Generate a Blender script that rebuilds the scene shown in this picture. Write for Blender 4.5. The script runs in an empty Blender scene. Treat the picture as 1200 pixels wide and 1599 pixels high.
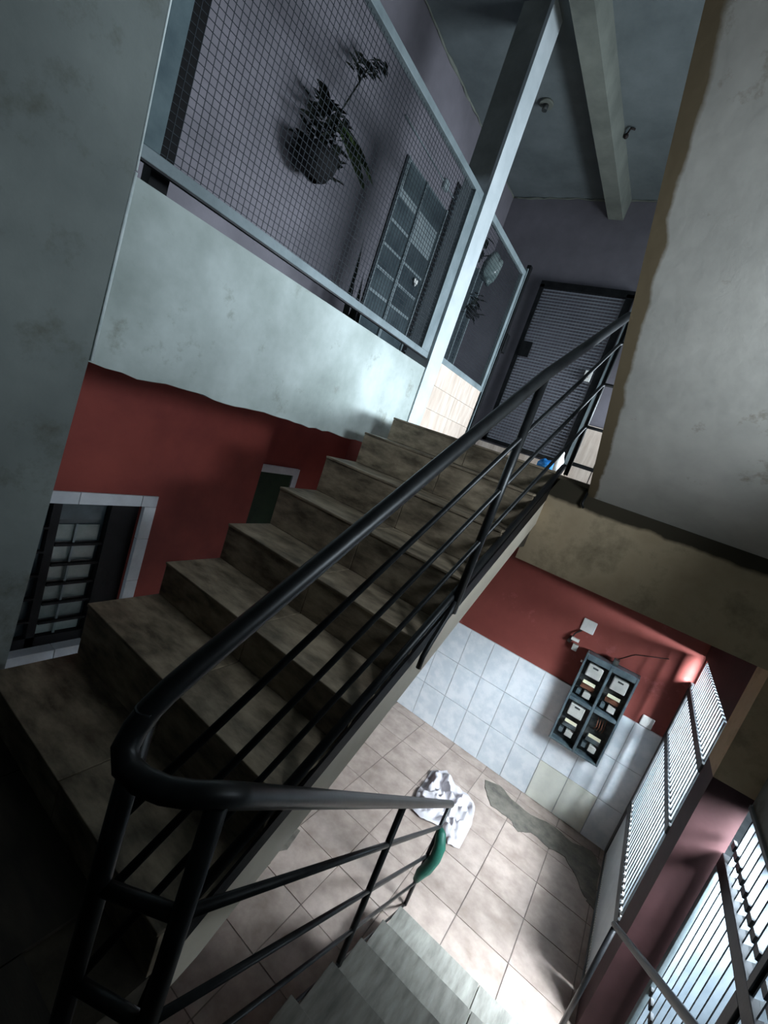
import bpy, math, random
from mathutils import Vector, Matrix, noise
random.seed(7)
SC = bpy.context.scene
COL = SC.collection
S = 1.14            # layout units -> metres
G = -2.5            # ground floor height in layout units (eye = 0)
def W(p): return Vector((p[0]*S, p[1]*S, (p[2]-G)*S))

# ------------------------------------------------------------ camera
F = 708.5
yaw, pit, rol = [math.radians(a) for a in (30.158, -10.03, 19.409)]
fv = Vector((-math.sin(yaw)*math.cos(pit), math.cos(yaw)*math.cos(pit), math.sin(pit)))
rv = Vector((math.cos(yaw), math.sin(yaw), 0)); uv = rv.cross(fv)
r2 = rv*math.cos(rol)+uv*math.sin(rol); u2 = uv*math.cos(rol)-rv*math.sin(rol)
cam = bpy.data.cameras.new('camera'); co = bpy.data.objects.new('camera', cam); COL.objects.link(co)
mx = Matrix((r2, u2, -fv)).transposed().to_4x4(); mx.translation = W((0, 0, 0)); co.matrix_world = mx
cam.sensor_fit = 'HORIZONTAL'; cam.sensor_width = 36; cam.lens = 36*F/1200; cam.clip_start = .02
SC.camera = co
# ------------------------------------------------------------ light
SC.view_settings.view_transform = 'Standard'; SC.view_settings.look = 'None'
SC.view_settings.gamma = 1; SC.view_settings.use_curve_mapping = False
SC.view_settings.exposure = 1.0
w = bpy.data.worlds.new('overcast_sky'); SC.world = w; w.use_nodes = True
bg = w.node_tree.nodes['Background']; bg.inputs[0].default_value = (.72, .88, 1, 1); bg.inputs[1].default_value = 0.45
def area(name, loc, target, sx, sy, power, col=(.80, .91, 1), spread=180):
    l = bpy.data.lights.new(name, 'AREA'); l.shape = 'RECTANGLE'; l.size = sx*S; l.size_y = sy*S
    l.energy = power; l.spread = math.radians(spread); l.color = col
    o = bpy.data.objects.new(name, l); COL.objects.link(o); o.location = W(loc)
    o.rotation_euler = (W(target)-W(loc)).to_track_quat('-Z', 'Y').to_euler(); return o
area('daylight_upper_opening', (1.6, 3.8, .45), (-1.7, 2.7, .05), 1.8, .7, 62, spread=120)
area('fill_end_wall', (1.25, 3.3, .8), (-1.6, 4.97, .9), .8, .8, 11)  # extra lamp added to brighten the end wall and mesh gate
area('daylight_entrance', (1.5, 2.35, -.45), (-.4, 3.97, -1.8), 1.4, .9, 450, spread=105)
area('daylight_street_gate', (1.5, 1.0, -.55), (-.7, 2.1, -1.2), 1.4, .9, 26)
area('fill_stairwell', (1.0, 1.35, .31), (-1.5, 1.6, .15), .7, .3, 9, spread=105)  # added fill for soffit, left wall and beam, behind an invented opening

# ------------------------------------------------------------ materials
MATS = {}
def srgb(c): return tuple(((v/255)/12.92 if v <= 10 else (((v/255)+.055)/1.055)**2.4) for v in c)+(1,)
def mat(name, c1, c2=None, scale=4, rough=.8, metal=0, bump=.15, bscale=40, stretch=(1, 1, 1), detail=6, lo=.35, hi=.7, spec=.3, rand=0, dirt=None):
    m = bpy.data.materials.new(name); m.use_nodes = True; nt = m.node_tree; N = nt.nodes; L = nt.links
    b = N['Principled BSDF']; b.inputs['Roughness'].default_value = rough; b.inputs['Metallic'].default_value = metal
    b.inputs['Specular IOR Level'].default_value = spec
    tc = N.new('ShaderNodeNewGeometry'); mp = N.new('ShaderNodeMapping'); mp.inputs['Scale'].default_value = stretch
    L.new(tc.outputs['Position'], mp.inputs['Vector'])
    if rand:
        oi = N.new('ShaderNodeObjectInfo'); cx = N.new('ShaderNodeCombineXYZ'); mm = N.new('ShaderNodeMath'); mm.operation = 'MULTIPLY'; mm.inputs[1].default_value = 37
        L.new(oi.outputs['Random'], mm.inputs[0]); L.new(mm.outputs[0], cx.inputs[0]); L.new(mm.outputs[0], cx.inputs[2]); L.new(cx.outputs[0], mp.inputs['Location'])
    n = N.new('ShaderNodeTexNoise'); n.inputs['Scale'].default_value = scale; n.inputs['Detail'].default_value = detail; n.inputs['Roughness'].default_value = .62
    L.new(mp.outputs[0], n.inputs['Vector'])
    r = N.new('ShaderNodeValToRGB'); r.color_ramp.elements[0].position = lo; r.color_ramp.elements[1].position = hi
    r.color_ramp.elements[0].color = srgb(c1); r.color_ramp.elements[1].color = srgb(c2 or c1)
    L.new(n.outputs['Fac'], r.inputs['Fac'])
    out = r.outputs['Color']
    if rand:
        hs = N.new('ShaderNodeHueSaturation'); ma = N.new('ShaderNodeMath'); ma.operation = 'MULTIPLY_ADD'; ma.inputs[1].default_value = rand; ma.inputs[2].default_value = 1-rand/2
        L.new(oi.outputs['Random'], ma.inputs[0]); L.new(ma.outputs[0], hs.inputs['Value']); L.new(out, hs.inputs['Color']); out = hs.outputs['Color']
    if dirt:   # (colour, scale, lo, hi): stains with a shape of their own
        n2 = N.new('ShaderNodeTexNoise'); n2.inputs['Scale'].default_value = dirt[1]; n2.inputs['Detail'].default_value = 8; n2.inputs['Roughness'].default_value = .7
        L.new(tc.outputs['Position'], n2.inputs['Vector'])
        r2_ = N.new('ShaderNodeValToRGB'); r2_.color_ramp.elements[0].position = dirt[2]; r2_.color_ramp.elements[1].position = dirt[3]
        L.new(n2.outputs['Fac'], r2_.inputs['Fac'])
        mix = N.new('ShaderNodeMix'); mix.data_type = 'RGBA'
        L.new(r2_.outputs['Color'], mix.inputs['Factor']); L.new(out, mix.inputs['A']); mix.inputs['B'].default_value = srgb(dirt[0]); out = mix.outputs['Result']
    L.new(out, b.inputs['Base Color'])
    if bump:
        n3 = N.new('ShaderNodeTexNoise'); n3.inputs['Scale'].default_value = bscale; n3.inputs['Detail'].default_value = 5
        L.new(mp.outputs[0], n3.inputs['Vector'])
        bp = N.new('ShaderNodeBump'); bp.inputs['Strength'].default_value = bump; bp.inputs['Distance'].default_value = .01
        L.new(n3.outputs['Fac'], bp.inputs['Height']); L.new(bp.outputs[0], b.inputs['Normal'])
    MATS[name] = m; return m
def band(m, axis, a, b_, col, nscale=6, namp=.06, soft=.01):
    """paint / mortar limit: between a and b_ (world metres, a outside) on one axis with a ragged edge the surface has another colour"""
    nt = m.node_tree; N = nt.nodes; L = nt.links; bs = N['Principled BSDF']
    g = N.new('ShaderNodeNewGeometry'); sx = N.new('ShaderNodeSeparateXYZ'); L.new(g.outputs['Position'], sx.inputs[0])
    n = N.new('ShaderNodeTexNoise'); n.inputs['Scale'].default_value = nscale; n.inputs['Detail'].default_value = 8; L.new(g.outputs['Position'], n.inputs['Vector'])
    ad = N.new('ShaderNodeMath'); ad.operation = 'MULTIPLY_ADD'; ad.inputs[1].default_value = namp; L.new(n.outputs['Fac'], ad.inputs[0]); L.new(sx.outputs[axis], ad.inputs[2])
    mr = N.new('ShaderNodeMapRange'); mr.inputs['From Min'].default_value = a+namp/2; mr.inputs['From Max'].default_value = b_+namp/2
    L.new(ad.outputs[0], mr.inputs['Value'])
    mix = N.new('ShaderNodeMix'); mix.data_type = 'RGBA'
    old = bs.inputs['Base Color'].links[0].from_socket
    L.new(mr.outputs['Result'], mix.inputs['Factor']); L.new(old, mix.inputs['A']); mix.inputs['B'].default_value = srgb(col)
    L.new(mix.outputs['Result'], bs.inputs['Base Color'])
M = MATS
mat('cement_dark', (110, 117, 115), (132, 139, 136), 1.6, .9, bump=.25, bscale=14, dirt=((84, 84, 72), 3.0, .55, .75))
mat('plaster_parapet', (150, 160, 156), (196, 206, 204), 1.7, .85, bump=.2, bscale=12, dirt=((132, 136, 126), 4.0, .58, .74))
mat('caulk', (190, 205, 205), (225, 232, 232), 8, .7)
mat('purple_wall', (108, 105, 112), (128, 124, 132), 2.0, .75, bump=.12, bscale=25)
mat('red_paint', (124, 55, 50), (148, 70, 61), 1.8, .7, bump=.12, bscale=20)
mat('red_paint_meter', (126, 62, 56), (144, 76, 68), 1.5, .7, bump=.12, bscale=20, dirt=((178, 110, 108), 2.6, .56, .72))
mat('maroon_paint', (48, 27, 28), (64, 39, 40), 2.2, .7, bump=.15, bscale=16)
mat('ceiling_plaster', (96, 104, 106), (116, 124, 126), 2.4, .9, bump=.25, bscale=18)
mat('beam_plaster', (100, 104, 98), (124, 128, 120), 3, .9, bump=.3, bscale=20)
mat('slab_beige', (172, 152, 124), (202, 183, 153), 2.2, .9, bump=.25, bscale=16, dirt=((96, 84, 64), 2.2, .52, .75))
mat('soffit_paint', (150, 148, 142), (176, 173, 166), 2.0, .85, bump=.25, bscale=14, dirt=((116, 108, 92), 3.2, .60, .70))
mat('stringer_plaster', (200, 190, 172), (222, 212, 196), 2.5, .85, bump=.2, bscale=18)
mat('column_white', (180, 190, 194), (204, 212, 216), 3, .55, bump=.08, bscale=20)
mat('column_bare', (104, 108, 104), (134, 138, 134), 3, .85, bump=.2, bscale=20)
mat('floor_tile', (150, 134, 124), (192, 176, 166), 7, .45, bump=.05, rand=.12, spec=.4, lo=.3, hi=.72)
mat('grout', (124, 114, 108), (146, 136, 128), 9, .9)
mat('cement_patch', (94, 91, 84), (134, 128, 118), 9, .9, bump=.5, bscale=30)
mat('wall_tile', (214, 222, 228), (232, 236, 240), 9, .25, bump=.03, rand=.03, spec=.5, lo=.4, hi=.6)
mat('wall_tile_cream', (214, 214, 204), (226, 226, 214), 9, .3, bump=.03, spec=.5)
mat('tile_grout', (178, 184, 186), (196, 200, 202), 9, .9)
mat('wood_tile', (84, 75, 62), (168, 152, 130), 3.2, .5, bump=.1, bscale=30, stretch=(1.6, 3.5, 4.5), rand=.16, lo=.34, hi=.68, dirt=((78, 60, 48), 4.0, .50, .95))
mat('landing_tile_shaded', (40, 35, 30), (66, 58, 49), 2.6, .6, bump=.1, stretch=(1.2, 5, 7), rand=.1)  # darker than the stair tiles: the landing's shade is put into the colour
mat('wood_tile_grey', (112, 110, 104), (160, 158, 150), 3.2, .5, bump=.1, bscale=30, stretch=(7, 1.4, 1.4), rand=.12, lo=.3, hi=.7)
mat('pale_wood_tile', (190, 172, 158), (222, 208, 196), 3, .45, bump=.04, stretch=(6, 6, 1), rand=.08)
mat('stair_concrete', (62, 56, 48), (92, 84, 72), 5, .9, bump=.3)
mat('black_steel', (22, 23, 25), (40, 41, 43), 12, .38, .55, bump=.06, spec=.5)
mat('rail_steel', (24, 26, 28), (44, 47, 49), 10, .42, .5, bump=.05, spec=.6)
mat('frame_paint', (108, 120, 124), (134, 146, 150), 5, .6, .1, bump=.12, dirt=((210, 214, 212), 16, .68, .72))
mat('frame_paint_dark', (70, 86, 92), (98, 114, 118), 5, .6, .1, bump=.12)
mat('wire_light', (130, 136, 146), (150, 156, 164), 5, .5, .2, bump=0)
mat('wire', (40, 46, 52), (54, 60, 66), 5, .6, .2, bump=0)
mat('street_slat', (78, 86, 92), (100, 108, 114), 6, .4, .1, bump=.04)
mat('silver_slat', (104, 112, 118), (128, 136, 140), 6, .4, .2, bump=.04, spec=.6)
mat('gate_steel', (72, 74, 76), (100, 102, 104), 6, .5, .3, bump=.05)
mat('gate_panel', (196, 204, 206), (214, 220, 222), 6, .5, .2, bump=.05)
mat('marble_trim', (186, 190, 196), (214, 218, 222), 5, .4, bump=.04, rand=.05)
mat('window_iron', (14, 14, 16), (26, 25, 28), 6, .6, .2)
mat('glass_pale', (92, 108, 108), (150, 162, 160), 2.2, .2, bump=.04, rand=.35, spec=.6)
mat('glass_dark', (46, 56, 62), (84, 96, 100), 2.6, .2, bump=.04, rand=.35, spec=.6)
mat('door_frame_grey', (116, 128, 132), (138, 148, 150), 5, .6, .1)
mat('green_door', (20, 40, 26), (30, 54, 34), 5, .6)
mat('meter_case', (62, 78, 86), (98, 112, 116), 14, .35, bump=.08, spec=.6, dirt=((120, 128, 126), 16, .6, .75))
mat('meter_back', (34, 42, 46), (84, 84, 80), 22, .6)
mat('meter_face', (168, 168, 162), (190, 190, 184), 12, .5)
mat('meter_label', (226, 222, 190), (236, 232, 204), 12, .6)
mat('meter_brown', (92, 58, 44), (120, 78, 60), 20, .6)
mat('white_plastic', (226, 226, 222), (236, 236, 232), 6, .4, bump=0)
mat('dark_wire', (36, 28, 26), None, 6, .6)
mat('cloth', (196, 192, 196), (212, 208, 212), 8, .9, bump=.6, bscale=22)
mat('green_tape', (22, 74, 62), (34, 96, 80), 9, .5, bump=.2)
mat('pot', (9, 9, 11), (16, 16, 18), 8, .8)
mat('leaf_dark', (10, 14, 10), (22, 30, 17), 12, .75, rand=.4)
mat('leaf_green', (50, 70, 40), (84, 104, 58), 12, .6, rand=.3)
mat('blue_bag', (30, 110, 190), (60, 150, 220), 12, .5, bump=.3)
mat('asphalt', (56, 60, 63), (74, 78, 80), 6, .9)
mat('street_pale', (130, 136, 140), (150, 156, 158), 2, .9)
mat('pinkish', (190, 130, 120), (214, 160, 148), 3, .9)
mat('black_matte', (7, 8, 10), (14, 15, 18), 5, .8)
mat('shutter', (72, 84, 90), (96, 108, 112), 6, .5, .2)
band(M['soffit_paint'], 0, -.290*S, -.302*S, (96, 84, 64), 5, .08)      # bare mortar margin along the open side
band(M['slab_beige'], 2, (-.062-G)*S, (-.045-G)*S, (62, 56, 44), 7, .05)
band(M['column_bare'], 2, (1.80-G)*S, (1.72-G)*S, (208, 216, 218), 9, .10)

# ------------------------------------------------------------ mesh building
class MB:
    def __init__(s): s.v = []; s.f = []; s.sm = False
    def quadbox(s, P):       # 8 corners: bottom 4, top 4
        k = len(s.v); s.v += [tuple(p) for p in P]
        s.f += [tuple(k+i for i in q) for q in ((3, 2, 1, 0), (4, 5, 6, 7), (0, 1, 5, 4), (1, 2, 6, 5), (2, 3, 7, 6), (3, 0, 4, 7))]; return s
    def box(s, a, b):
        x0, x1 = sorted((a[0], b[0])); y0, y1 = sorted((a[1], b[1])); z0, z1 = sorted((a[2], b[2]))
        return s.quadbox([(x0, y0, z0), (x1, y0, z0), (x1, y1, z0), (x0, y1, z0), (x0, y0, z1), (x1, y0, z1), (x1, y1, z1), (x0, y1, z1)])
    def prism_x(s, prof, x0, x1):   # prof list of (y,z)
        n = len(prof); k = len(s.v)
        s.v += [(x0, y, z) for y, z in prof]+[(x1, y, z) for y, z in prof]
        s.f += [tuple(k+i for i in range(n)), tuple(k+n+i for i in reversed(range(n)))]
        s.f += [(k+(i+1) % n, k+i, k+n+i, k+n+(i+1) % n) for i in range(n)]; return s
    def prism_z(s, prof, z0, z1):
        n = len(prof); k = len(s.v)
        s.v += [(x, y, z0) for x, y in prof]+[(x, y, z1) for x, y in prof]
        s.f += [tuple(k+i for i in reversed(range(n))), tuple(k+n+i for i in range(n))]
        s.f += [(k+i, k+(i+1) % n, k+n+(i+1) % n, k+n+i) for i in range(n)]; return s
    def prism_y(s, prof, y0, y1):
        n = len(prof); k = len(s.v)
        s.v += [(x, y0, z) for x, z in prof]+[(x, y1, z) for x, z in prof]
        s.f += [tuple(k+i for i in range(n)), tuple(k+n+i for i in reversed(range(n)))]
        s.f += [(k+(i+1) % n, k+i, k+n+i, k+n+(i+1) % n) for i in range(n)]; return s
    def tube(s, pts, r, sides=10, cap=True):
        pts = [Vector(p) for p in pts]; rs = r if isinstance(r, (list, tuple)) else [r]*len(pts)
        k = len(s.v); up = None; n = len(pts)
        for i, p in enumerate(pts):
            t = ((pts[min(i+1, n-1)]-p).normalized() if i < n-1 else Vector()) + ((p-pts[max(i-1, 0)]).normalized() if i else Vector()); t.normalize()
            if up is None: up = Vector((0, 0, 1)) if abs(t.z) < .9 else Vector((1, 0, 0))
            a = t.cross(up).normalized(); up = a.cross(t).normalized()
            for j in range(sides):
                th = 2*math.pi*j/sides; s.v.append(tuple(p+(a*math.cos(th)+up*math.sin(th))*rs[i]))
        for i in range(n-1):
            for j in range(sides):
                j2 = (j+1) % sides; s.f.append((k+i*sides+j, k+i*sides+j2, k+(i+1)*sides+j2, k+(i+1)*sides+j))
        if cap: s.f += [tuple(k+j for j in reversed(range(sides))), tuple(k+(n-1)*sides+j for j in range(sides))]
        s.sm = True; return s
    def bar(s, a, b, wx, wz=None):   # square section bar
        a = Vector(a); b = Vector(b); t = (b-a).normalized(); wz = wz or wx
        u = Vector((0, 0, 1)) if abs(t.z) < .95 else Vector((0, 1, 0))
        p = t.cross(u).normalized(); u = p.cross(t)
        P = []
        for q in (a, b): P.append([q+p*sx*wx/2+u*sz*wz/2 for sx, sz in ((-1, -1), (1, -1), (1, 1), (-1, 1))])
        return s.quadbox(P[0]+P[1])
    def ball(s, c, r, n=8, sq=(1, 1, 1)):
        prof = [(math.sin(math.pi*i/n), -math.cos(math.pi*i/n)) for i in range(n+1)]; k = len(s.v); m = n*2
        for rr, z in prof:
            for j in range(m): th = 2*math.pi*j/m; s.v.append((c[0]+r*sq[0]*max(rr, .001)*math.cos(th), c[1]+r*sq[1]*max(rr, .001)*math.sin(th), c[2]+r*sq[2]*z))
        for i in range(n):
            for j in range(m): s.f.append((k+i*m+j, k+i*m+(j+1) % m, k+(i+1)*m+(j+1) % m, k+(i+1)*m+j))
        s.sm = True; return s
    def build(s, name, m, parent=None, bevel=0):
        P = [W(p) for p in s.v]
        me = bpy.data.meshes.new(name)
        if parent is not None: org = ABS[parent.name]
        else:
            xs = [p.x for p in P]; ys = [p.y for p in P]; zs = [p.z for p in P]
            org = Vector(((min(xs)+max(xs))/2, (min(ys)+max(ys))/2, min(zs)))
        if parent is not None:   # own origin for the part
            o2 = sum(P, Vector())/len(P)
        else: o2 = org
        me.from_pydata([tuple(p-o2) for p in P], [], s.f); me.materials.append(M[m] if isinstance(m, str) else m)
        me.validate(); me.update()
        import bmesh as _b
        bm = _b.new(); bm.from_mesh(me); _b.ops.recalc_face_normals(bm, faces=bm.faces); bm.to_mesh(me); bm.free()
        if s.sm:
            for q in me.polygons: q.use_smooth = len(q.vertices) == 4
        o = bpy.data.objects.new(name, me); COL.objects.link(o)
        if parent is not None: o.parent = parent; o.location = o2-org
        else: o.location = o2
        ABS[o.name] = o2
        if bevel:
            bv = o.modifiers.new('bevel', 'BEVEL'); bv.width = bevel; bv.segments = 2; bv.limit_method = 'ANGLE'
        return o
ABS = {}
def thing(name, label, cat, loc, group=None):
    o = bpy.data.objects.new(name, None); COL.objects.link(o); o.location = W(loc); ABS[o.name] = W(loc)
    o['label'] = label; o['category'] = cat
    if group: o['group'] = group
    return o
def tag(o, label, cat, group=None):
    o['label'] = label; o['category'] = cat
    if group: o['group'] = group
    return o
def struct(o, label=None, cat='wall'):
    o['kind'] = 'structure'
    if label: o['label'] = label; o['category'] = cat
    return o
def B(a, b): return MB().box(a, b)

# key planes (layout units, eye at the origin)
XP = -1.75      # parapet / gallery front
XG = -2.66      # gallery wall, red wall below it
YB = 4.97       # back wall of the upper floor
YM = 3.975      # meter wall
ZC = 2.85       # upper ceiling
ZL = -1.30      # half landing
ZU = .076       # upper floor
XF = -.53       # open side of the upper flight
XS = -1.55      # wall side of the upper flight

# ------------------------------------------------------------ setting: ground floor
fl = struct(B((-3.4, -1.2, G-.1), (.72, YM, G-.004)).build('floor', 'grout'), 'dusty pink tiled ground floor beside the lower stairs', 'floor')
P_ = .329
tproto = None
for i in range(-4, 3):
    for j in range(0, 11):
        x0 = -.11+(i)*P_; y1 = YM-.13-(j-1)*P_; y0 = y1-P_
        xa, xb = x0+.003, min(x0+P_-.003, .6); ya, yb = max(y0+.003, .3), min(y1-.003, YM)
        if xb-xa < .03 or yb-ya < .03: continue
        dz = random.uniform(-.0015, .0015)
        B((xa, ya, G-.012), (xb, yb, G+dz)).build('floor_tile', 'floor_tile', fl)
# cement repairs where tiles are missing
pa = [(-.39, 3.79), (-.33, 3.66), (-.25, 3.545), (-.12, 3.56), (.0, 3.5), (.075, 3.585), (.22, 3.56), (.33, 3.6), (.44, 3.5), (.50, 3.40), (.53, 3.36), (.57, 3.33), (.58, 3.75), (.50, 3.86), (.35, 3.80), (.2, 3.83), (.02, 3.76), (-.14, 3.79), (-.27, 3.83)]
pa2 = [(-1.19, 2.14), (-1.07, 2.17), (-1.04, 2.02), (-1.08, 1.95), (-1.03, 1.86), (-1.05, 1.76), (-1.17, 1.72)]
for q in (pa, pa2):
    q2 = []
    for i, a in enumerate(q):
        b = q[(i+1) % len(q)]
        for t in (0, .33, .66):
            x = a[0]+(b[0]-a[0])*t; y = a[1]+(b[1]-a[1])*t; q2.append((min(x+random.uniform(-.01, .01), .582), y+random.uniform(-.01, .01)))
    MB().prism_z(q2, G-.005, G+.004).build('cement_patch', 'cement_patch', fl)
# meter wall with its tiled wainscot
wm = struct(B((-3.1, YM, G-.1), (.72, YM+.15, ZU-.2)).build('wall_meter_side', 'red_paint_meter'), 'red wall tiled white below, carrying the meter cabinet')
B((-1.6, YM-.006, G), (.585, YM, G+1.045)).build('tile_bed', 'tile_grout', wm)
TW = .2335
for r in range(3):
    for c in range(10):
        x1 = .385+TW-c*TW+TW*0; x0 = x1-TW
        x1 = min(x1, .585)
        if c == 0: pass
        z1 = G+1.045-r*.3483; z0 = z1-.3483
        mname = 'wall_tile_cream' if (r == 2 and c in (1, 2)) else 'wall_tile'
        B((x0+.0025, YM-.014, z0+.0025), (x1-.0025, YM-.004, z1-.0025)).build('wall_tile', mname, wm)
# the red wall under the gallery, with window and recessed green door
ww = struct(MB().box((XG-.15, -1.2, G-.1), (XG, .70, -.1)).box((XG-.15, .70, G-.1), (XG, 1.67, -1.93)).box((XG-.15, .70, -.97), (XG, 1.67, -.1)).box((XG-.15, 1.67, G-.1), (XG, 2.54, -.1)).box((-3.12, 2.44, G-.1), (XG-.15, 2.54, -.1)).build('wall_red_left', 'red_paint'), 'dark red painted wall behind the upper stairs')
wr = struct(B((-3.12, 2.54, G-.1), (-3.0, YM, -.1)).build('wall_recess', 'red_paint'), 'recessed red wall around the green door')
win = struct(B((XG-.13, .70, -1.93), (XG-.11, 1.67, -.97)).build('window_1', 'glass_dark'), 'dark barred window in a pale marble surround', 'window')
def mt(y0, y1, z0, z1): B((XG-.02, y0+.002, z0+.002), (XG+.012, y1-.002, z1-.002)).build('marble_tile', 'marble_trim', win)
for a, b in ((.72, 1.0), (1.0, 1.28), (1.28, 1.64), (1.64, 1.745)): mt(a, b, -.975, -.90)
for a, b in ((-1.20, -.975), (-1.50, -1.20), (-1.80, -1.50), (-1.93, -1.80)): mt(1.665, 1.745, a, b)
for a, b in ((.72, 1.0), (1.0, 1.33), (1.33, 1.745)): B((XG-.06, a+.002, -2.018), (XG+.012, b-.002, -1.926)).build('marble_tile', 'marble_trim', win)
f1 = B((XG-.10, 1.19, -1.93), (XG-.06, 1.235, -.97)).build('window_frame', 'window_iron', win)
B((XG-.10, 1.50, -1.93), (XG-.05, 1.67, -.97)).build('window_frame', 'window_iron', win)
B((XG-.10, .9, -1.93), (XG-.06, 1.6, -1.86)).build('window_frame', 'window_iron', win)
for k in range(6):
    z = -1.13-k*.128
    if k: B((XG-.09, 1.24, z-.008), (XG-.06, 1.5, z+.008)).build('window_bar', 'window_iron', win)
    z1 = z-.012 if k else -1.01+.0
    if k < 6:
        B((XG-.105, 1.24, z-.116 if k else z-.116), (XG-.098, 1.48, z-.012)).build('pane', 'glass_pale', win)
B((XG-.105, 1.24, -1.11), (XG-.098, 1.48, -.985)).build('pane', 'glass_dark', win)
B((XG-.085, 1.335, -1.86), (XG-.075, 1.347, -1.13)).build('window_bar', 'frame_paint', win)
B((XG-.105, .98, -1.35), (XG-.098, 1.18, -1.02)).build('pane', 'glass_dark', win)
for z in (-1.15, -1.3, -1.45, -1.6, -1.75): B((XG-.09, .9, z-.007), (XG-.06, 1.19, z+.007)).build('window_bar', 'window_iron', win)
dr = struct(B((-3.0, 2.70, G), (-2.98, 3.24, -.72)).build('door_1', 'green_door'), 'dark green door deep under the gallery', 'door')
for a, b in (((2.62, -.72), (3.24, -.655)), ((3.24, -2.5), (3.31, -.655)), ((2.62, -2.5), (2.70, -.72))):
    B((-3.0, a[0], a[1]), (-2.965, b[0], b[1])).build('door_trim', 'marble_trim', dr)
# the gate side
XGt = .585
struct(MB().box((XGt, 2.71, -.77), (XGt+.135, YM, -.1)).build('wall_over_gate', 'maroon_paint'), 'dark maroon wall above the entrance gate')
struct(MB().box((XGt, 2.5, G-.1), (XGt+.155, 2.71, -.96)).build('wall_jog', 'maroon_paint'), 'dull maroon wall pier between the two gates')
struct(MB().box((XGt, 2.5, -.96), (XGt+.155, 2.71, -.1)).build('wall_jog_upper', 'slab_beige'), 'bare grey wall above the maroon pier')
struct(MB().box((.74, -1.2, -.98), (.89, 1.0, ZC)).box((.74, 1.7, -.98), (.89, 2.5, ZC)).box((.74, 1.0, -.98), (.89, 1.7, .12)).box((.74, 1.0, .58), (.89, 1.7, ZC)).box((.74, -1.2, G-.1), (.89, .55, -.98)).build('wall_right', 'cement_dark'), 'dark bare wall above the street gate')  # the hole is made up, out of view, to let the stairwell fill lamp in
struct(B((.72, -1.2, G-.25), (6, 8, G-.13)).build('floor_outside', 'asphalt'), 'grey pavement outside the gates', 'pavement')
struct(B((3.2, -1.5, G-.15), (3.4, 8, -.6)).build('wall_across_street', 'street_pale'), 'pale wall seen through the gate slats')
# ------------------------------------------------------------ upper floor
struct(MB().box((XS, 2.43, -.12), (.9, YB, ZU-.008)).box((XP-.1, 2.9, -.12), (XS, YB, ZU-.008)).build('floor_upper', 'wood_tile'), 'upper landing floor at the head of the stairs', 'floor')
struct(B((XG, .7, -.13), (XP-.1, YB, ZU-.05)).build('floor_gallery', 'ceiling_plaster'), 'gallery floor slab behind the grey parapet', 'floor')
struct(B((XG-.1, -1.2, ZC), (1.3, YB+.1, ZC+.12)).build('ceiling', 'ceiling_plaster'), 'grey plaster ceiling over the gallery', 'ceiling')
struct(B((XG-.1, YB, -.12), (1.3, YB+.12, ZC)).build('wall_back', 'purple_wall'), 'purple painted end wall behind the mesh gate')
struct(MB().box((XG-.12, .2, -.1), (XG, YB, ZC)).build('wall_gallery', 'purple_wall'), 'purple painted wall along the mesh gallery')
# rough pale fillets between wall and ceiling
def ragged(p0, p1, r, n, name, m):
    pts = []; p0 = Vector(p0); p1 = Vector(p1)
    for i in range(n+1): pts.append(p0.lerp(p1, i/n)+Vector([random.uniform(-.008, .008) for _ in range(3)]))
    return MB().tube(pts, [r*random.uniform(.5, 1.5) for _ in pts], 6).build(name, m)
struct(ragged((XG+.005, .8, ZC-.005), (XG+.005, YB, ZC-.005), .011, 50, 'trim_1', 'beam_plaster'))
struct(ragged((XG, YB-.005, ZC-.005), (.9, YB-.005, ZC-.005), .011, 50, 'trim_2', 'beam_plaster'))
# parapet of the gallery, ragged lower edge
edge = []
for i in range(41):
    y = .72+(3.0-.72)*i/40; edge.append((y, -.127-.012*(i/40)+random.uniform(-.009, .006)))
prof = edge+[(3.0, .488), (.70, .488)]
struct(MB().prism_x(prof, XP-.1, XP).build('wall_parapet', 'plaster_parapet'), 'pale grey plastered parapet under the wire mesh')
# near left wall, its edge slightly off plumb
struct(MB().prism_x([(-1.2, G-.1), (.700, G-.1), (.705, -1.44), (.768, -.117), (.782, .495), (.775, .98), (.765, 1.6), (.76, ZC), (-1.2, ZC)], XP-.2, XP+.02).build('wall_left', 'cement_dark'), 'dark grey cement wall at the left of the landing')
struct(MB().tube([(XP+.012, .772+.008, -.117), (XP+.012, .786, .2), (XP+.012, .79, .495)], .006, 6).tube([(XP+.012, .79, .5), (XP+.012, .782, .98), (XP+.012, .772, 1.6)], .004, 6).build('trim_3', 'caulk'))
struct(B((XP-.2, -1.3, G), (.9, -1.2, ZC)).build('wall_behind', 'cement_dark'))
# floor beam at the head of the stairs
tag(MB().prism_y([(-.55, -.41), (1.1, -.41), (1.1, .03), (-.36, .03), (-.36, .045), (-.49, .05), (-.545, -.10)], 2.40, 2.62).build('floor_beam', 'slab_beige'), 'stained beige concrete beam over the meter wall', 'beam')
# ceiling beam
tag(MB().prism_y([(-1.57, ZC), (-1.565, 2.665), (-1.42, 2.66), (-1.415, ZC)], .2, YB).build('ceiling_beam', 'beam_plaster'), 'long plaster beam running along the upper ceiling', 'beam')
MB().tube([(-1.395, 4.3, 2.80), (-1.385, 4.2, 2.79)], .02, 8)
# white column
c = thing('column', 'white painted square column between the two wire mesh panels', 'column', (XP-.1, 2.97, ZU))
B((XP-.012, 2.885, -.13), (XP+.012, 3.065, ZC)).build('painted_face', 'column_white', c)
B((XP-.205, 2.888, -.13), (XP-.012, 3.062, ZC)).build('shaft', 'column_bare', c)
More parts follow.
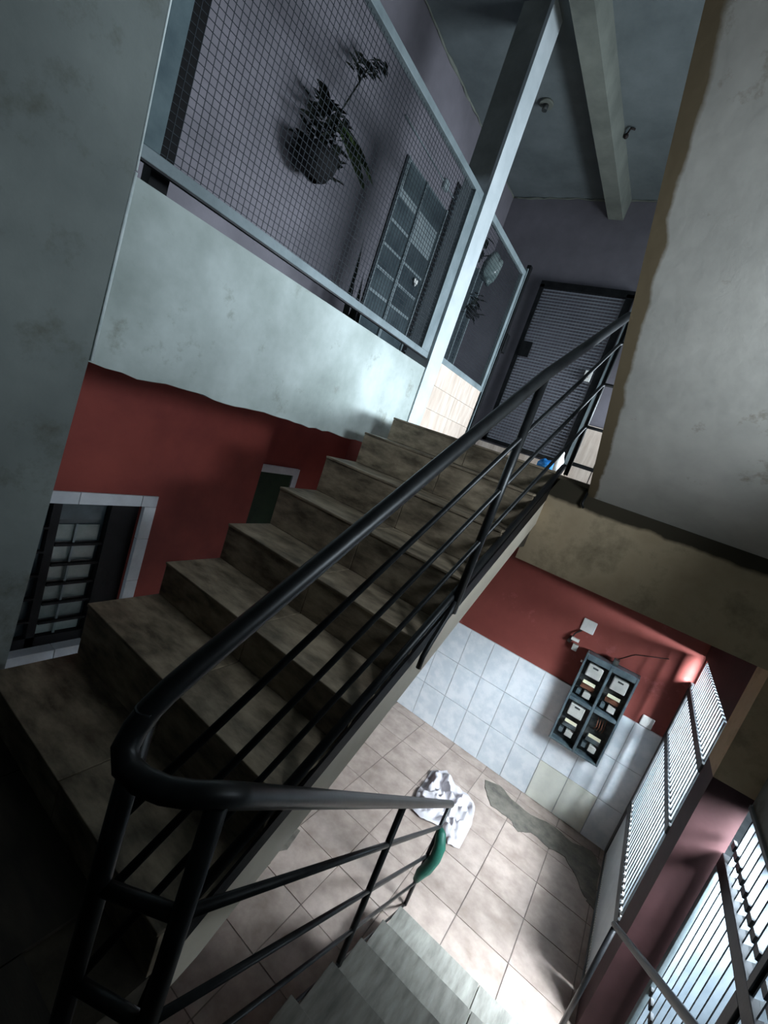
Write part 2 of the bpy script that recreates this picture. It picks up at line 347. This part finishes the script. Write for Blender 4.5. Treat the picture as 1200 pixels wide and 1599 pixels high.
# third flight: only its underside shows
def sof(y): return .01+.85*(2.4-y)
t3 = thing('upper_stair_underside', 'grey painted underside of the next stair flight overhead', 'stairs', (.2, 2.4, .01))
MB().prism_x([(2.40, .012), (.1, sof(.1)), (-1.19, sof(.1)), (-1.19, sof(.1)+.15), (.15, sof(.1)+.15), (2.62, .2), (2.62, .04), (2.40, .04)], -.343, .735).build('soffit', 'soffit_paint', t3)
MB().tube([(-.345, 2.39, .03), (-.35, 2.385, -.03), (-.335, 2.385, -.05)], .006, 6).build('hook', 'black_steel', t3)

# ------------------------------------------------------------ upper flight of stairs (eight risers)
NS = [(2.407, .076), (2.168, -.062), (1.903, -.243), (1.637, -.439), (1.390, -.636), (1.130, -.808), (.86, -.955), (.60, -1.165)]
st = thing('staircase', 'brown wood-look tiled stairs climbing to the upper floor', 'stairs', (-1.04, 1.5, ZL))
prof = []
for k, (y, z) in enumerate(NS):
    zb = NS[k+1][1] if k+1 < len(NS) else ZL
    prof += [(y+.014, z-.014), (y+.014, zb-.014)]
prof = [(2.43, ZU-.014)]+prof+[(.60, ZL-.12), (.72, ZL-.12), (1.2, -1.02), (2.15, -.34), (2.43, -.34)]
MB().prism_x(prof, XS, XF).build('stair_body', 'stair_concrete', st)
def fz(y, top): return (.657*y-1.652) if top else (.712*y-1.915)
MB().prism_x([(.62, ZL), (2.40, fz(2.40, 1)), (2.40, fz(2.4, 0)+.0), (.75, fz(.75, 0)), (.62, ZL-.13)], XF-.002, XF+.012).build('stringer', 'stringer_plaster', st)
MB().prism_x([(.62, ZL+.06), (2.42, fz(2.42, 1)+.085), (2.42, fz(2.42, 1)), (.62, ZL)], XF+.006, XF+.014).build('edge_strip', 'window_iron', st)
XJ = -1.02
for k, (y, z) in enumerate(NS):
    zb = NS[k+1][1] if k+1 < len(NS) else ZL
    yn = NS[k-1][0] if k else 2.62
    for x0, x1 in ((XS-.004, XJ-.0015), (XJ+.0015, XF+.004)):
        B((x0, y, zb+.001), (x1, y+.014, z-.013)).build('riser_tile', 'wood_tile', st, .002)
        B((x0, y-.006, z-.012), (x1, yn+.004, z)).build('tread_tile', 'wood_tile', st, .003)
# half landing
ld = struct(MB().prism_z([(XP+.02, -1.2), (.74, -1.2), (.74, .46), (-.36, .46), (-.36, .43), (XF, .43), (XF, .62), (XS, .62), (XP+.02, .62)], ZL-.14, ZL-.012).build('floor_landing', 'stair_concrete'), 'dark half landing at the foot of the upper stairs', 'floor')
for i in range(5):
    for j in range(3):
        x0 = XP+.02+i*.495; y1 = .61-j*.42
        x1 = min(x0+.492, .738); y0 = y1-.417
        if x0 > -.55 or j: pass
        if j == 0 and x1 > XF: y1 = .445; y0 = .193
        B((x0, y0, ZL-.012), (x1, y1, ZL)).build('landing_tile_shaded', 'landing_tile_shaded', ld, .002)
# lower flight (seven risers)
LX0, LX1 = -.352, .60
lf = thing('lower_staircase', 'grey wood-look tiled stairs going down to the pink floor', 'stairs', (.1, 1.3, G))
DN = [(.47+.2785*k, ZL-.1714*k) for k in range(7)]
prof = []
for y, z in DN: prof += [(y-.014, z-.014), (y-.014, z-.1714-.014)]
prof = [(.44, ZL-.014)]+prof+[(1.9, G), (.44, ZL-.3)]
prof[-3] = (DN[-1][0]-.014, G)
MB().prism_x(prof, LX0+.004, LX1).build('stair_body', 'stair_concrete', lf)
for k, (y, z) in enumerate(DN):
    if k:
        for x0, x1 in ((LX0, .12), (.123, LX1)):
            B((x0, y-.282, z-.012), (x1, y+.006, z)).build('tread_tile', 'wood_tile_grey', lf, .003)
    B((LX0, y-.014, z-.17), (LX1, y, z-.013)).build('riser_tile', 'wood_tile_grey', lf)

# ------------------------------------------------------------ railing of both flights
RX, RX1 = -.5, -.36
rl = thing('stair_railing', 'black tubular steel railing turning from upper to lower flight', 'railing', (RX, .39, ZL))
hand = [(-.33, 2.515, .90), (-.47, 2.515, .905), (RX, 2.50, .90), (RX, 2.44, .875), (RX, 1.57, .334), (RX, .47, -.446), (RX, .445, -.465), (RX, .422, -.483), (RX, .402, -.503), (-.499, .384, -.530), (-.493, .371, -.553), (-.475, .367, -.569), (-.45, .378, -.580), (-.42, .398, -.585), (-.39, .420, -.581), (RX1, .450, -.576), (RX1, .50, -.608), (RX1, 2.424, -1.856)]
MB().tube(hand, .0195, 14).build('handrail', 'rail_steel', rl)
def rb(pts, r=.0085): return MB().tube(pts, r, 8).build('rail_bar', 'rail_steel', rl)
for (ya, za), (yb, zb) in (((.39, -.712), (2.518, .772)), ((.39, -.885), (2.517, .563)), ((.39, -1.054), (2.514, .341))):
    rb([(RX, ya, za), (RX, yb-.02, zb-.012), (RX+.012, yb, zb), (-.35, yb, zb)])
rb([(RX-.02, .62, -1.145), (RX-.02, 2.50, .115)], .015)
def post(a, b, r=.0135): return MB().tube([a, b], r, 10).build('post', 'rail_steel', rl)
post((RX, 2.515, ZU), (RX, 2.515, .90), .012)
post((RX, 1.585, -.56), (RX, 1.585, .345), .016)
MB().tube([(RX, 1.585, -.50), (RX, 1.555, -.56), (RX+.005, 1.47, -.66), (RX+.01, 1.43, -.70), (RX+.01, 1.43, -.745)], .010, 8).build('post_foot', 'rail_steel', rl)
post((RX, .395, ZL), (RX, .395, -.50), .0175)
post((RX1, .446, ZL), (RX1, .446, -.585), .0175)
post((RX1, 1.445, -2.04), (RX1, 1.45, -1.215), .0125)
post((RX1, 2.33, -2.50), (RX1, 2.40, -1.85), .011)
for za, zb in ((-.835, -.80), (-1.04, -1.03)): rb([(RX, .395, za), (RX1, .446, zb)], .013)
for (ya, za), (yb, zb), r in (((.446, -.795), (2.38, -1.985), .010), ((.446, -1.025), (2.37, -2.18), .009), ((.446, -1.215), (2.35, -2.36), .008), ((.446, -1.40), (2.33, -2.50), .006)):
    rb([(RX1, ya, za), (RX1, yb, zb)], r)
tag(MB().tube([(RX1+.004, 2.385, -1.99), (RX1+.02, 2.375, -2.01), (RX1+.045, 2.36, -2.07), (RX1+.047, 2.35, -2.14), (RX1+.03, 2.345, -2.22), (RX1+.01, 2.34, -2.27), (RX1, 2.34, -2.33)], [.014, .028, .033, .033, .033, .03, .018], 10).build('green_wrap', 'green_tape'), 'green tape bundle wrapped on the lowest railing post', 'tape')
# right-hand handrail of the lower flight
rr = thing('right_handrail', 'thin dark handrail beside the street gate', 'railing', (.52, 1.5, ZL))
MB().tube([(.5, 2.36, -1.765), (.5, 1.0, -.86), (.5, .5, -.53)], .014, 10).build('handrail', 'black_steel', rr)
MB().tube([(.5, .52, ZL), (.5, .52, -.54)], .012, 8).build('post', 'black_steel', rr)
MB().tube([(.5, 2.34, G), (.5, 2.34, -1.77)], .012, 8).build('post', 'black_steel', rr)

# ------------------------------------------------------------ gallery mesh screens
def mesh_screen(name, label, y0, y1, z0, z1, st_l, st_r, rail, grp):
    g = thing(name, label, 'screen', (XP-.03, (y0+y1)/2, z0), grp)
    for a, b, m in (((y0, z0), (y1, z0+rail), 'frame_paint'), ((y0, z1-rail), (y1, z1), 'frame_paint')):
        B((XP-.045, a[0], a[1]), (XP-.01, b[0], b[1])).build('frame_rail', m, g, .003)
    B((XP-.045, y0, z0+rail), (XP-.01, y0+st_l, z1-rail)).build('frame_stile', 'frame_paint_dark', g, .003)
    B((XP-.045, y1-st_r, z0+rail), (XP-.01, y1, z1-rail)).build('frame_stile', 'frame_paint', g, .003)
    mb = MB(); p = .0265; n = int((y1-y0)/p)
    for i in range(1, n): mb.bar((XP-.028, y0+i*p, z0+rail*.6), (XP-.028, y0+i*p, z1-rail*.6), .0020)
    for i in range(1, int((z1-z0)/p)): mb.bar((XP-.030, y0+st_l*.6, z0+i*p), (XP-.030, y1-st_r*.6, z0+i*p), .0020)
    o = mb.build('wire_mesh', 'wire', g); o['kind'] = 'stuff'
    return g
m1 = mesh_screen('mesh_screen', 'large wire mesh screen in a chipped grey frame over the parapet', .785, 2.885, .552, 1.668, .075, .115, .040, 'wire mesh screens')
B((XP-.03, .80, .545), (XP-.012, 2.86, .552)).build('weld_bead', 'black_steel', m1)
m2 = mesh_screen('mesh_screen', 'small wire mesh screen beyond the white column', 3.065, 3.98, .585, 1.668, .03, .05, .045, 'wire mesh screens')
wn = struct(B((XP-.1, 3.065, ZU), (XP-.012, 3.93, .585)).build('wall_low_mesh', 'stair_concrete'), 'low wall faced with pale wood-look tiles')
for z0, z1 in ((ZU, .24), (.24, .415), (.415, .583)):
    for y0, y1 in ((3.065, 3.5), (3.5, 3.93)): B((XP-.012, y0+.001, z0+.001), (XP, y1-.001, z1-.001)).build('wood_look_tile', 'pale_wood_tile', wn)
tag(B((XP-.20, .905, -.05), (XP-.14, .975, ZC)).build('black_post', 'black_matte'), 'black square post behind the left end of the mesh', 'post')

# open gate leaf seen edge-on and the closed mesh gate at the end
gl = thing('open_gate_leaf', 'black gate jamb with its latch beside the small mesh', 'gate', (XP, 4.03, ZU))
B((XP-.03, 4.0, .14), (XP+.005, 4.045, 1.735)).build('gate_stile', 'black_steel', gl)
B((XP-.035, 3.985, .14), (XP-.005, 3.998, 1.70)).build('gate_edge', 'frame_paint', gl)
B((XP-.05, 4.03, .985), (XP+.015, 4.10, 1.15)).build('latch_box', 'black_steel', gl, .006)
for z in (.45, .9, 1.4): MB().tube([(XP-.02, 3.992, z-.03), (XP-.02, 3.992, z+.03)], .012, 8).build('hinge', 'black_steel', gl)
YG = YB-.06
gt = thing('mesh_gate', 'closed black framed mesh gate in the purple end wall', 'gate', (-1.5, YG, .22))
for a, b in (((-1.96, .235), (-1.04, .275)), ((-1.96, 1.92), (-1.0, 1.985))): B((a[0], YG-.02, a[1]), (b[0], YG+.02, b[1])).build('gate_rail', 'black_steel', gt)
for a, b in ((-1.96, -1.915), (-1.09, -1.02)): B((a, YG-.02, .235), (b, YG+.02, 1.95)).build('gate_stile', 'black_steel', gt)
B((-1.92, YG-.04, 1.19), (-1.80, YG-.02, 1.35)).build('lock_box', 'black_steel', gt, .004)
mb = MB()
for i in range(52): mb.bar((-1.92, YG, .28+i*.0318), (-1.08, YG, .28+i*.0318), .005, .009)
for i in range(26): mb.bar((-1.915+i*.0325, YG+.003, .26), (-1.915+i*.0325, YG+.003, 1.93), .0018)
mb.build('wire_mesh', 'wire_light', gt)['kind'] = 'stuff'
struct(B((-2.0, YB-.10, ZU), (-1.0, YB, .215)).build('trim_4', 'pale_wood_tile'))
sw = thing('wall_switch', 'white switch plate seen low through the mesh gate', 'switch', (-1.14, YB-.01, 1.07))
B((-1.175, YB-.105, 1.08), (-1.105, YB-.085, 1.185)).build('plate', 'white_plastic', sw, .003)
B((-1.155, YB-.11, 1.115), (-1.13, YB-.103, 1.145)).build('rocker', 'meter_brown', sw)
wb = struct(B((-.985, YB-.03, ZU), (.5, YB, .69)).build('wall_low_back', 'black_steel'), 'low band of pale wood-look tiles right of the gate')
for x in (-.985, -.75, -.5):
    for z0, z1 in ((ZU, .26), (.30, .69)): B((x, YB-.045, z0), (x+.225, YB-.028, z1)).build('wood_look_tile', 'pale_wood_tile', wb)
tag(MB().bar((-1.0, YG-.03, .25), (-.97, YG-.03, 1.9), .05).build('gate_jamb', 'frame_paint'), 'pale steel jamb right of the mesh gate', 'post')
# bags at the gate foot
bgm = MB(); bgm.ball((-.99, 4.05, .15), .06, 7, (1.2, .8, .9))
for i, v in enumerate(bgm.v): d = noise.noise(Vector(v)*22)*.022; bgm.v[i] = (v[0]+d, v[1]-d, max(ZU, v[2]+d*1.3))
tag(bgm.build('blue_bag', 'blue_bag'), 'crumpled bright blue bag at the foot of the mesh gate', 'bag')
bgm = MB(); bgm.ball((-.87, 3.95, .19), .05, 7, (.7, .6, 2.2))
for i, v in enumerate(bgm.v): d = noise.noise(Vector(v)*25)*.02; bgm.v[i] = (v[0]+d, v[1]-d, max(ZU, v[2]+d))
tag(bgm.build('white_bottle_bag', 'white_plastic'), 'crumpled white plastic bag behind the top railing bars', 'bag')

# ------------------------------------------------------------ gallery door, shutter, plants, lamp
gd = struct(B((XG, 3.07, ZU), (XG+.012, 3.80, 2.05)).build('door_2', 'door_frame_grey'), 'grey glazed steel double door on the purple gallery wall', 'door')
for y0, y1 in ((3.09, 3.37), (3.42, 3.77)):
    for k in range(9):
        z0 = .12+k*.185
        if y0 > 3.4 and k == 8: continue
        B((XG+.01, y0, z0), (XG+.016, y1, z0+.16)).build('pane', 'glass_dark', gd)
B((XG+.01, 3.12, 1.83), (XG+.02, 3.76, 2.03)).build('transom_pane', 'glass_dark', gd)
for y in (3.07, 3.385, 3.40, 3.79): B((XG+.01, y-.01, ZU), (XG+.035, y+.01, 2.04 if y != 3.4 else 1.8)).build('door_stile', 'frame_paint', gd)
hp = [(0, -.035), (.03, 0), (.034, .018), (.022, .032), (.008, .03), (0, .018), (-.008, .03), (-.022, .032), (-.034, .018), (-.03, 0)]
k = MB().prism_x([(3.66+a, 1.33+b) for a, b in hp], XG+.036, XG+.042); tag(k.build('heart_sticker', 'white_plastic'), 'small white heart stuck on the gallery door', 'sticker')
sh = struct(B((XG, 3.84, .3), (XG+.012, 4.42, 2.32)).build('window_2', 'window_iron'), 'dark slatted shutter right of the gallery door', 'window')
for i in range(42): MB().bar((XG+.02, 3.86, .34+i*.047), (XG+.02, 4.40, .34+i*.047), .02, .012).build('shutter_slat', 'shutter', sh)
ws = struct(B((XG, 4.46, .3), (XG+.012, 4.9, 1.95)).build('window_3', 'glass_dark'), 'narrow grey framed window near the far corner', 'window')
for y in (4.46, 4.60, 4.74, 4.9): B((XG+.01, y-.012, .3), (XG+.03, y+.012, 1.96)).build('window_frame', 'frame_paint', ws)
cb = thing('wall_conduit', 'thin cable with a small box above the gallery door', 'cable', (XG, 3.6, 2.15))
MB().tube([(XG+.008, 2.9, 2.22), (XG+.008, 3.5, 2.20), (XG+.008, 4.1, 2.17)], .006, 6).build('cable', 'door_frame_grey', cb)
B((XG, 3.62, 2.14), (XG+.03, 3.70, 2.22)).build('junction_box', 'door_frame_grey', cb, .004)
def leaf(mb, base, d, L, wd, droop=.3):
    d = Vector(d).normalized(); side = d.cross(Vector((0, 0, 1))); side = side.normalized() if side.length > .05 else Vector((1, 0, 0)); b = Vector(base); k = len(mb.v); n = 5
    for i in range(n+1):
        t = i/n; p = b+d*L*t+Vector((0, 0, -droop*L*t*t)); h = wd*math.sin(math.pi*min(.98, t*.9+.08))
        mb.v += [tuple(p-side*h), tuple(p+Vector((0, 0, h*.25))), tuple(p+side*h)]
    for i in range(n):
        a = k+i*3; mb.f += [(a, a+1, a+4, a+3), (a+1, a+2, a+5, a+4)]
def rnd(a, b): return random.uniform(a, b)
hpn = thing('hanging_plant', 'dark bushy plant in a black pot hung on the purple wall', 'plant', (-2.5, 2.12, 1.25))
pm = MB(); pr = [(.0, .035), (.03, .085), (.10, .12), (.16, .125), (.16, .115), (.09, .1), (.03, .06)]
k = 0; sd = 16
for z, r in pr:
    for j in range(sd): th = 2*math.pi*j/sd; pm.v.append((-2.5+r*math.cos(th), 2.10+r*math.sin(th)*1.1, 1.27+z))
for i in range(len(pr)-1):
    for j in range(sd): pm.f.append((i*sd+j, i*sd+(j+1) % sd, (i+1)*sd+(j+1) % sd, (i+1)*sd+j))
pm.sm = True; pm.build('pot', 'pot', hpn)
mb = MB(); bz = (-2.5, 2.1, 1.42)
for i in range(150):
    a = rnd(0, 6.28); leaf(mb, (bz[0]+rnd(-.07, .07), bz[1]+rnd(-.11, .12), bz[2]+rnd(-.1, .26)), (math.cos(a)*.6, math.sin(a), rnd(.1, 1)), rnd(.06, .14), rnd(.014, .026))
mb.build('foliage', 'leaf_dark', hpn)['kind'] = 'stuff'
for q in range(4):
    mb = MB(); leaf(mb, (-2.48, 2.15+q*.02, 1.66-q*.02), (.1, 1, rnd(-.3, .1)), .42-q*.05, .035, .25); mb.build('leaf', 'leaf_green', hpn)
MB().tube([(-2.5, 2.1, 1.42), (-2.52, 2.2, 1.75), (-2.5, 2.3, 2.08)], .006, 6).build('stem', 'leaf_dark', hpn)
mb = MB(); 
for i in range(40):
    a = rnd(0, 6.28); t = rnd(0, 1); leaf(mb, (-2.5+rnd(-.03, .03), 2.18+.2*t, 1.98+.14*t+rnd(-.04, .04)), (.4*math.cos(a), math.sin(a), rnd(-.3, .6)), rnd(.05, .11), rnd(.01, .018))
mb.build('upper_foliage', 'leaf_dark', hpn)['kind'] = 'stuff'
MB().tube([(XG, 2.1, 1.75), (-2.5, 2.1, 1.72), (-2.5, 2.1, 1.40)], .005, 6).build('bracket', 'black_steel', hpn)
gp = thing('floor_plant', 'pointed dark leaves of a plant just above the parapet', 'plant', (-2.3, 2.7, ZU))
MB().tube([(-2.3, 2.62, ZU-.05), (-2.3, 2.62, .14), (-2.3, 2.62, .30)], [.09, .11, .13], 14).build('pot', 'pot', gp)
for (y, z, L) in ((2.52, .3, .82), (2.66, .3, .66), (2.62, .3, .56), (2.72, .3, .60), (2.58, .3, .5)):
    mb = MB(); leaf(mb, (-2.3+rnd(-.03, .03), y, z), (rnd(-.05, .05), rnd(-.15, .12), 1), L, .022, .0); mb.build('leaf', 'leaf_dark', gp)
hb = MB(); hb.ball((-2.35, 4.45, 1.85), .11, 7, (.8, 1, 1.5))
for i, v in enumerate(hb.v): d = noise.noise(Vector(v)*12)*.05; hb.v[i] = (v[0]+d, v[1]-d, v[2]+d)
tag(hb.build('hanging_bag', 'glass_pale'), 'pale plastic bag hung behind the small mesh screen', 'bag')
for (a, b, c2, lab) in ((4.25, 1.95, 1.2, 'dark leafy plant hung behind the top of the small mesh'), (4.55, 1.52, .9, 'small dark plant hung below the pale bag')):
    p = thing('wall_plant', lab, 'plant', (-2.45, a, b-.1)); mb = MB()
    for i in range(46):
        q = rnd(0, 6.28); leaf(mb, (-2.45+rnd(-.05, .05), a+rnd(-.06, .06), b+rnd(-.12, .1)*c2), (math.cos(q)*.6, math.sin(q), rnd(-.6, .6)), rnd(.06, .13), rnd(.014, .024))
    mb.build('foliage', 'leaf_dark', p)['kind'] = 'stuff'
    MB().tube([(-2.45, a, b-.14), (-2.45, a, b-.05)], [.04, .055], 12).build('pot', 'pot', p)
lh = thing('ceiling_lampholder', 'small round grey lampholder on the upper ceiling', 'lamp', (-1.99, 3.71, ZC))
MB().tube([(-1.99, 3.71, ZC), (-1.99, 3.71, ZC-.018)], .055, 18).build('rose', 'beam_plaster', lh)
MB().tube([(-1.99, 3.71, ZC-.018), (-1.99, 3.71, ZC-.06)], .022, 12).build('socket', 'meter_back', lh)
tag(MB().tube([(-1.39, 4.05, ZC-.03), (-1.36, 4.0, ZC-.02), (-1.33, 4.02, ZC-.015)], .008, 6).ball((-1.395, 4.06, ZC-.035), .02, 6).build('cable_stub', 'dark_wire'), 'short dark cable stub poking from the ceiling beam', 'cable')

# ------------------------------------------------------------ meter cabinet and sockets
YF = YM-.014
mc = thing('meter_cabinet', 'grey cabinet of four electricity meters on the red wall', 'cabinet', (.1, YF-.06, -1.89))
B((-.098, YF-.02, -1.89), (.288, YF, -1.11)).build('back_plate', 'meter_back', mc)
for (x0, x1) in ((-.098, -.082), (.088, .108), (.272, .288)): B((x0, YF-.10, -1.89), (x1, YF-.02, -1.11)).build('housing_side', 'meter_case', mc, .004)
for z0, z1 in ((-1.89, -1.872), (-1.515, -1.485), (-1.16, -1.11)):
    B((-.082, YF-.10, z0), (.088, YF-.02, z1)).build('housing_rail', 'meter_case', mc, .004); B((.108, YF-.10, z0), (.272, YF-.02, z1-.0)).build('housing_rail', 'meter_case', mc, .004)
for x, z, has in ((.003, -1.235, 1), (.19, -1.24, 1), (.003, -1.59, 1), (.19, -1.60, 0)):
    if has:
        m = B((x-.055, YF-.085, z-.05), (x+.055, YF-.02, z+.05)).build('meter', 'meter_face', mc, .008)
        B((x-.02, YF-.088, z+.025), (x+.02, YF-.084, z+.038)).build('dial', 'meter_back', m)
    else:
        for q in range(4): MB().tube([(x-.03+q*.02, YF-.03, z-.06), (x-.02+q*.018, YF-.06, z-.02), (x-.03+q*.02, YF-.03, z+.05)], .004, 5).build('loose_wire', 'meter_brown', mc)
    B((x-.045, YF-.094, z-.108), (x+.045, YF-.088, z-.083)).build('label_strip', 'meter_label', mc)
    B((x-.05, YF-.06, z-.16), (x+.05, YF-.02, z-.118)).build('terminal_cover', 'meter_brown' if z > -1.5 else 'meter_case', mc)
    B((x-.01, YF-.075, z-.225), (x+.045, YF-.02, z-.175)).build('breaker', 'meter_face', mc, .004)
    B((x-.06, YF-.06, z-.225), (x-.03, YF-.02, z-.185)).build('terminal_block', 'meter_case', mc)
B((.085, YF-.07, -1.11), (.125, YF-.02, -1.07)).build('cable_gland', 'meter_back', mc)
MB().tube([(-.10, YF-.08, -1.20), (-.115, YF-.08, -1.20)], .01, 8).build('seal_knob', 'white_plastic', mc)
def plate(x, z, r, label):
    t = thing('wall_plate', label, 'socket', (x, YM, z-r)); B((x-r, YM-.012, z-r), (x+r, YM, z+r)).build('plate', 'white_plastic', t, .02)
    B((x-r*.3, YM-.015, z-r*.4), (x+r*.3, YM-.011, z+r*.4)).build('insert', 'white_plastic', t, .003)
plate(-.168, -.945, .052, 'blank white plate above the meter cabinet')
plate(.452, -1.41, .042, 'white socket plate just above the tile edge')
hw = thing('loose_socket', 'two small sockets hanging from loose wires by the meters', 'socket', (-.22, YM-.02, -1.17))
MB().tube([(-.20, YM-.004, -1.0), (-.235, YM-.02, -1.04), (-.25, YM-.025, -1.10)], .006, 6).build('wire', 'dark_wire', hw)
MB().bar((-.245, YM-.03, -1.085), (-.185, YM-.03, -1.085), .03, .022).build('socket_body', 'white_plastic', hw)
MB().bar((-.215, YM-.03, -1.145), (-.175, YM-.03, -1.145), .03, .05).build('socket_body', 'meter_face', hw)
MB().bar((-.262, YM-.015, -1.10), (-.235, YM-.015, -1.11), .03, .05).build('socket_back', 'dark_wire', hw)
tag(MB().tube([(.11, YM-.004, -1.0-.08), (.2, YM-.004, -.985), (.40, YM-.004, -.90)], .003, 5).build('wall_wire', 'dark_wire'), 'thin dark wire above the meter cabinet', 'cable')

# ------------------------------------------------------------ cloth on the floor
ol = [(-.745, 3.42), (-.66, 3.545), (-.55, 3.46), (-.42, 3.45), (-.335, 3.40), (-.29, 3.20), (-.275, 2.94), (-.35, 2.90), (-.44, 2.99), (-.58, 2.92), (-.665, 2.93), (-.72, 3.11)]
cx = sum(p[0] for p in ol)/len(ol); cy = sum(p[1] for p in ol)/len(ol); mb = MB(); NA, NR = 96, 26
def bd(th):
    u = th/(2*math.pi)*len(ol); i = int(u) % len(ol); t = u-int(u); a = ol[i]; b = ol[(i+1) % len(ol)]; return a[0]+(b[0]-a[0])*t-cx, a[1]+(b[1]-a[1])*t-cy
for i in range(NR+1):
    for j in range(NA):
        dx, dy = bd(2*math.pi*j/NA); r = i/NR; x, y = cx+dx*r, cy+dy*r
        n1 = 1-abs(noise.noise(Vector((x*9, y*9, 3))))*2.2; n2 = 1-abs(noise.noise(Vector((x*20, y*17, 8))))*2
        h = max(0, .062*n1+.03*n2-.014)*(.25+.75*min(1, (1-r)*4))+.006
        mb.v.append((x, y, G+h))
for i in range(NR):
    for j in range(NA): mb.f.append((i*NA+j, i*NA+(j+1) % NA, (i+1)*NA+(j+1) % NA, (i+1)*NA+j))
mb.sm = True; tag(mb.build('floor_cloth', 'cloth'), 'crumpled white cloth lying on the pink tiles', 'cloth')

# ------------------------------------------------------------ entrance gate (silver slats)
XQ = XGt+.02
eg = thing('entrance_gate', 'silver slatted entrance gate next to the meter wall', 'gate', (XQ, 3.34, G))
for z0, z1, y0, y1 in ((-1.06, -1.01, 2.71, 3.93), (-1.43, -1.38, 2.71, 3.93), (-2.06, -1.99, 2.71, 3.93), (-2.49, -2.46, 2.71, 3.97)): B((XQ-.03, y0, z0), (XQ+.015, y1, z1)).build('gate_rail', 'gate_steel', eg, .003)
B((XQ-.03, 3.90, -2.49), (XQ+.015, 3.965, -.98)).build('gate_stile', 'gate_steel', eg, .003)
B((XQ, 3.93, -.98), (XQ+.01, 3.965, -.775)).build('top_filler', 'silver_slat', eg)
B((XQ-.02, 2.72, -2.46), (XQ-.005, 3.90, -2.06)).build('kick_panel', 'gate_panel', eg)
for z0, z1 in ((-1.01, -.79), (-1.38, -1.06), (-1.99, -1.43)):
    n = 20
    for i in range(n):
        y = 2.74+i*(3.90-2.74)/n; B((XQ-.018, y, z0), (XQ+.008, y+.030, z1)).build('slat', 'silver_slat', eg)
mb = MB()
for z in (-2.452, -1.985):
    for i in range(52): B_ = mb.box((XQ-.024, 2.73+i*.0222, z-.006), (XQ-.017, 2.73+i*.0222+.011, z+.006))
mb.build('edge_perforation', 'white_plastic', eg)['kind'] = 'stuff'
# street gate
XR = .76
sg = thing('street_gate', 'pale slatted street gate at the right edge by the stairs', 'gate', (XR, 1.5, G))
for z0, z1 in ((-1.30, -1.235), (-1.0, -.98), (-2.49, -2.43)): B((XR-.03, .56, z0), (XR+.0, 2.49, z1)).build('gate_rail', 'black_steel' if z0 == -1.30 else 'frame_paint', sg, .003)
for y0, y1, m in ((1.80, 1.86, 'black_steel'), (2.455, 2.49, 'frame_paint')): B((XR-.03, y0, -2.43), (XR+.0, y1, -1.30)).build('gate_stile', m, sg, .003)
B((XR-.03, 1.80, -1.235), (XR, 1.83, -.98)).build('gate_stile', 'black_steel', sg)
for i in range(27):
    y = .60+i*.07
    for z0, z1 in ((-1.235, -1.0), (-2.43, -1.30)):
        MB().quadbox([(XR-.02, y, z0), (XR+.008, y+.016, z0), (XR+.011, y+.012, z0), (XR-.017, y-.004, z0), (XR-.02, y, z1), (XR+.008, y+.016, z1), (XR+.011, y+.012, z1), (XR-.017, y-.004, z1)]).build('slat', 'street_slat', sg)
    B((XR-.024, y+.01, -1.18), (XR-.012, y+.05, -1.15)).build('slat_clip', 'gate_steel', sg)
    B((XR-.024, y+.01, -2.0), (XR-.012, y+.05, -1.97)).build('slat_clip', 'gate_steel', sg)
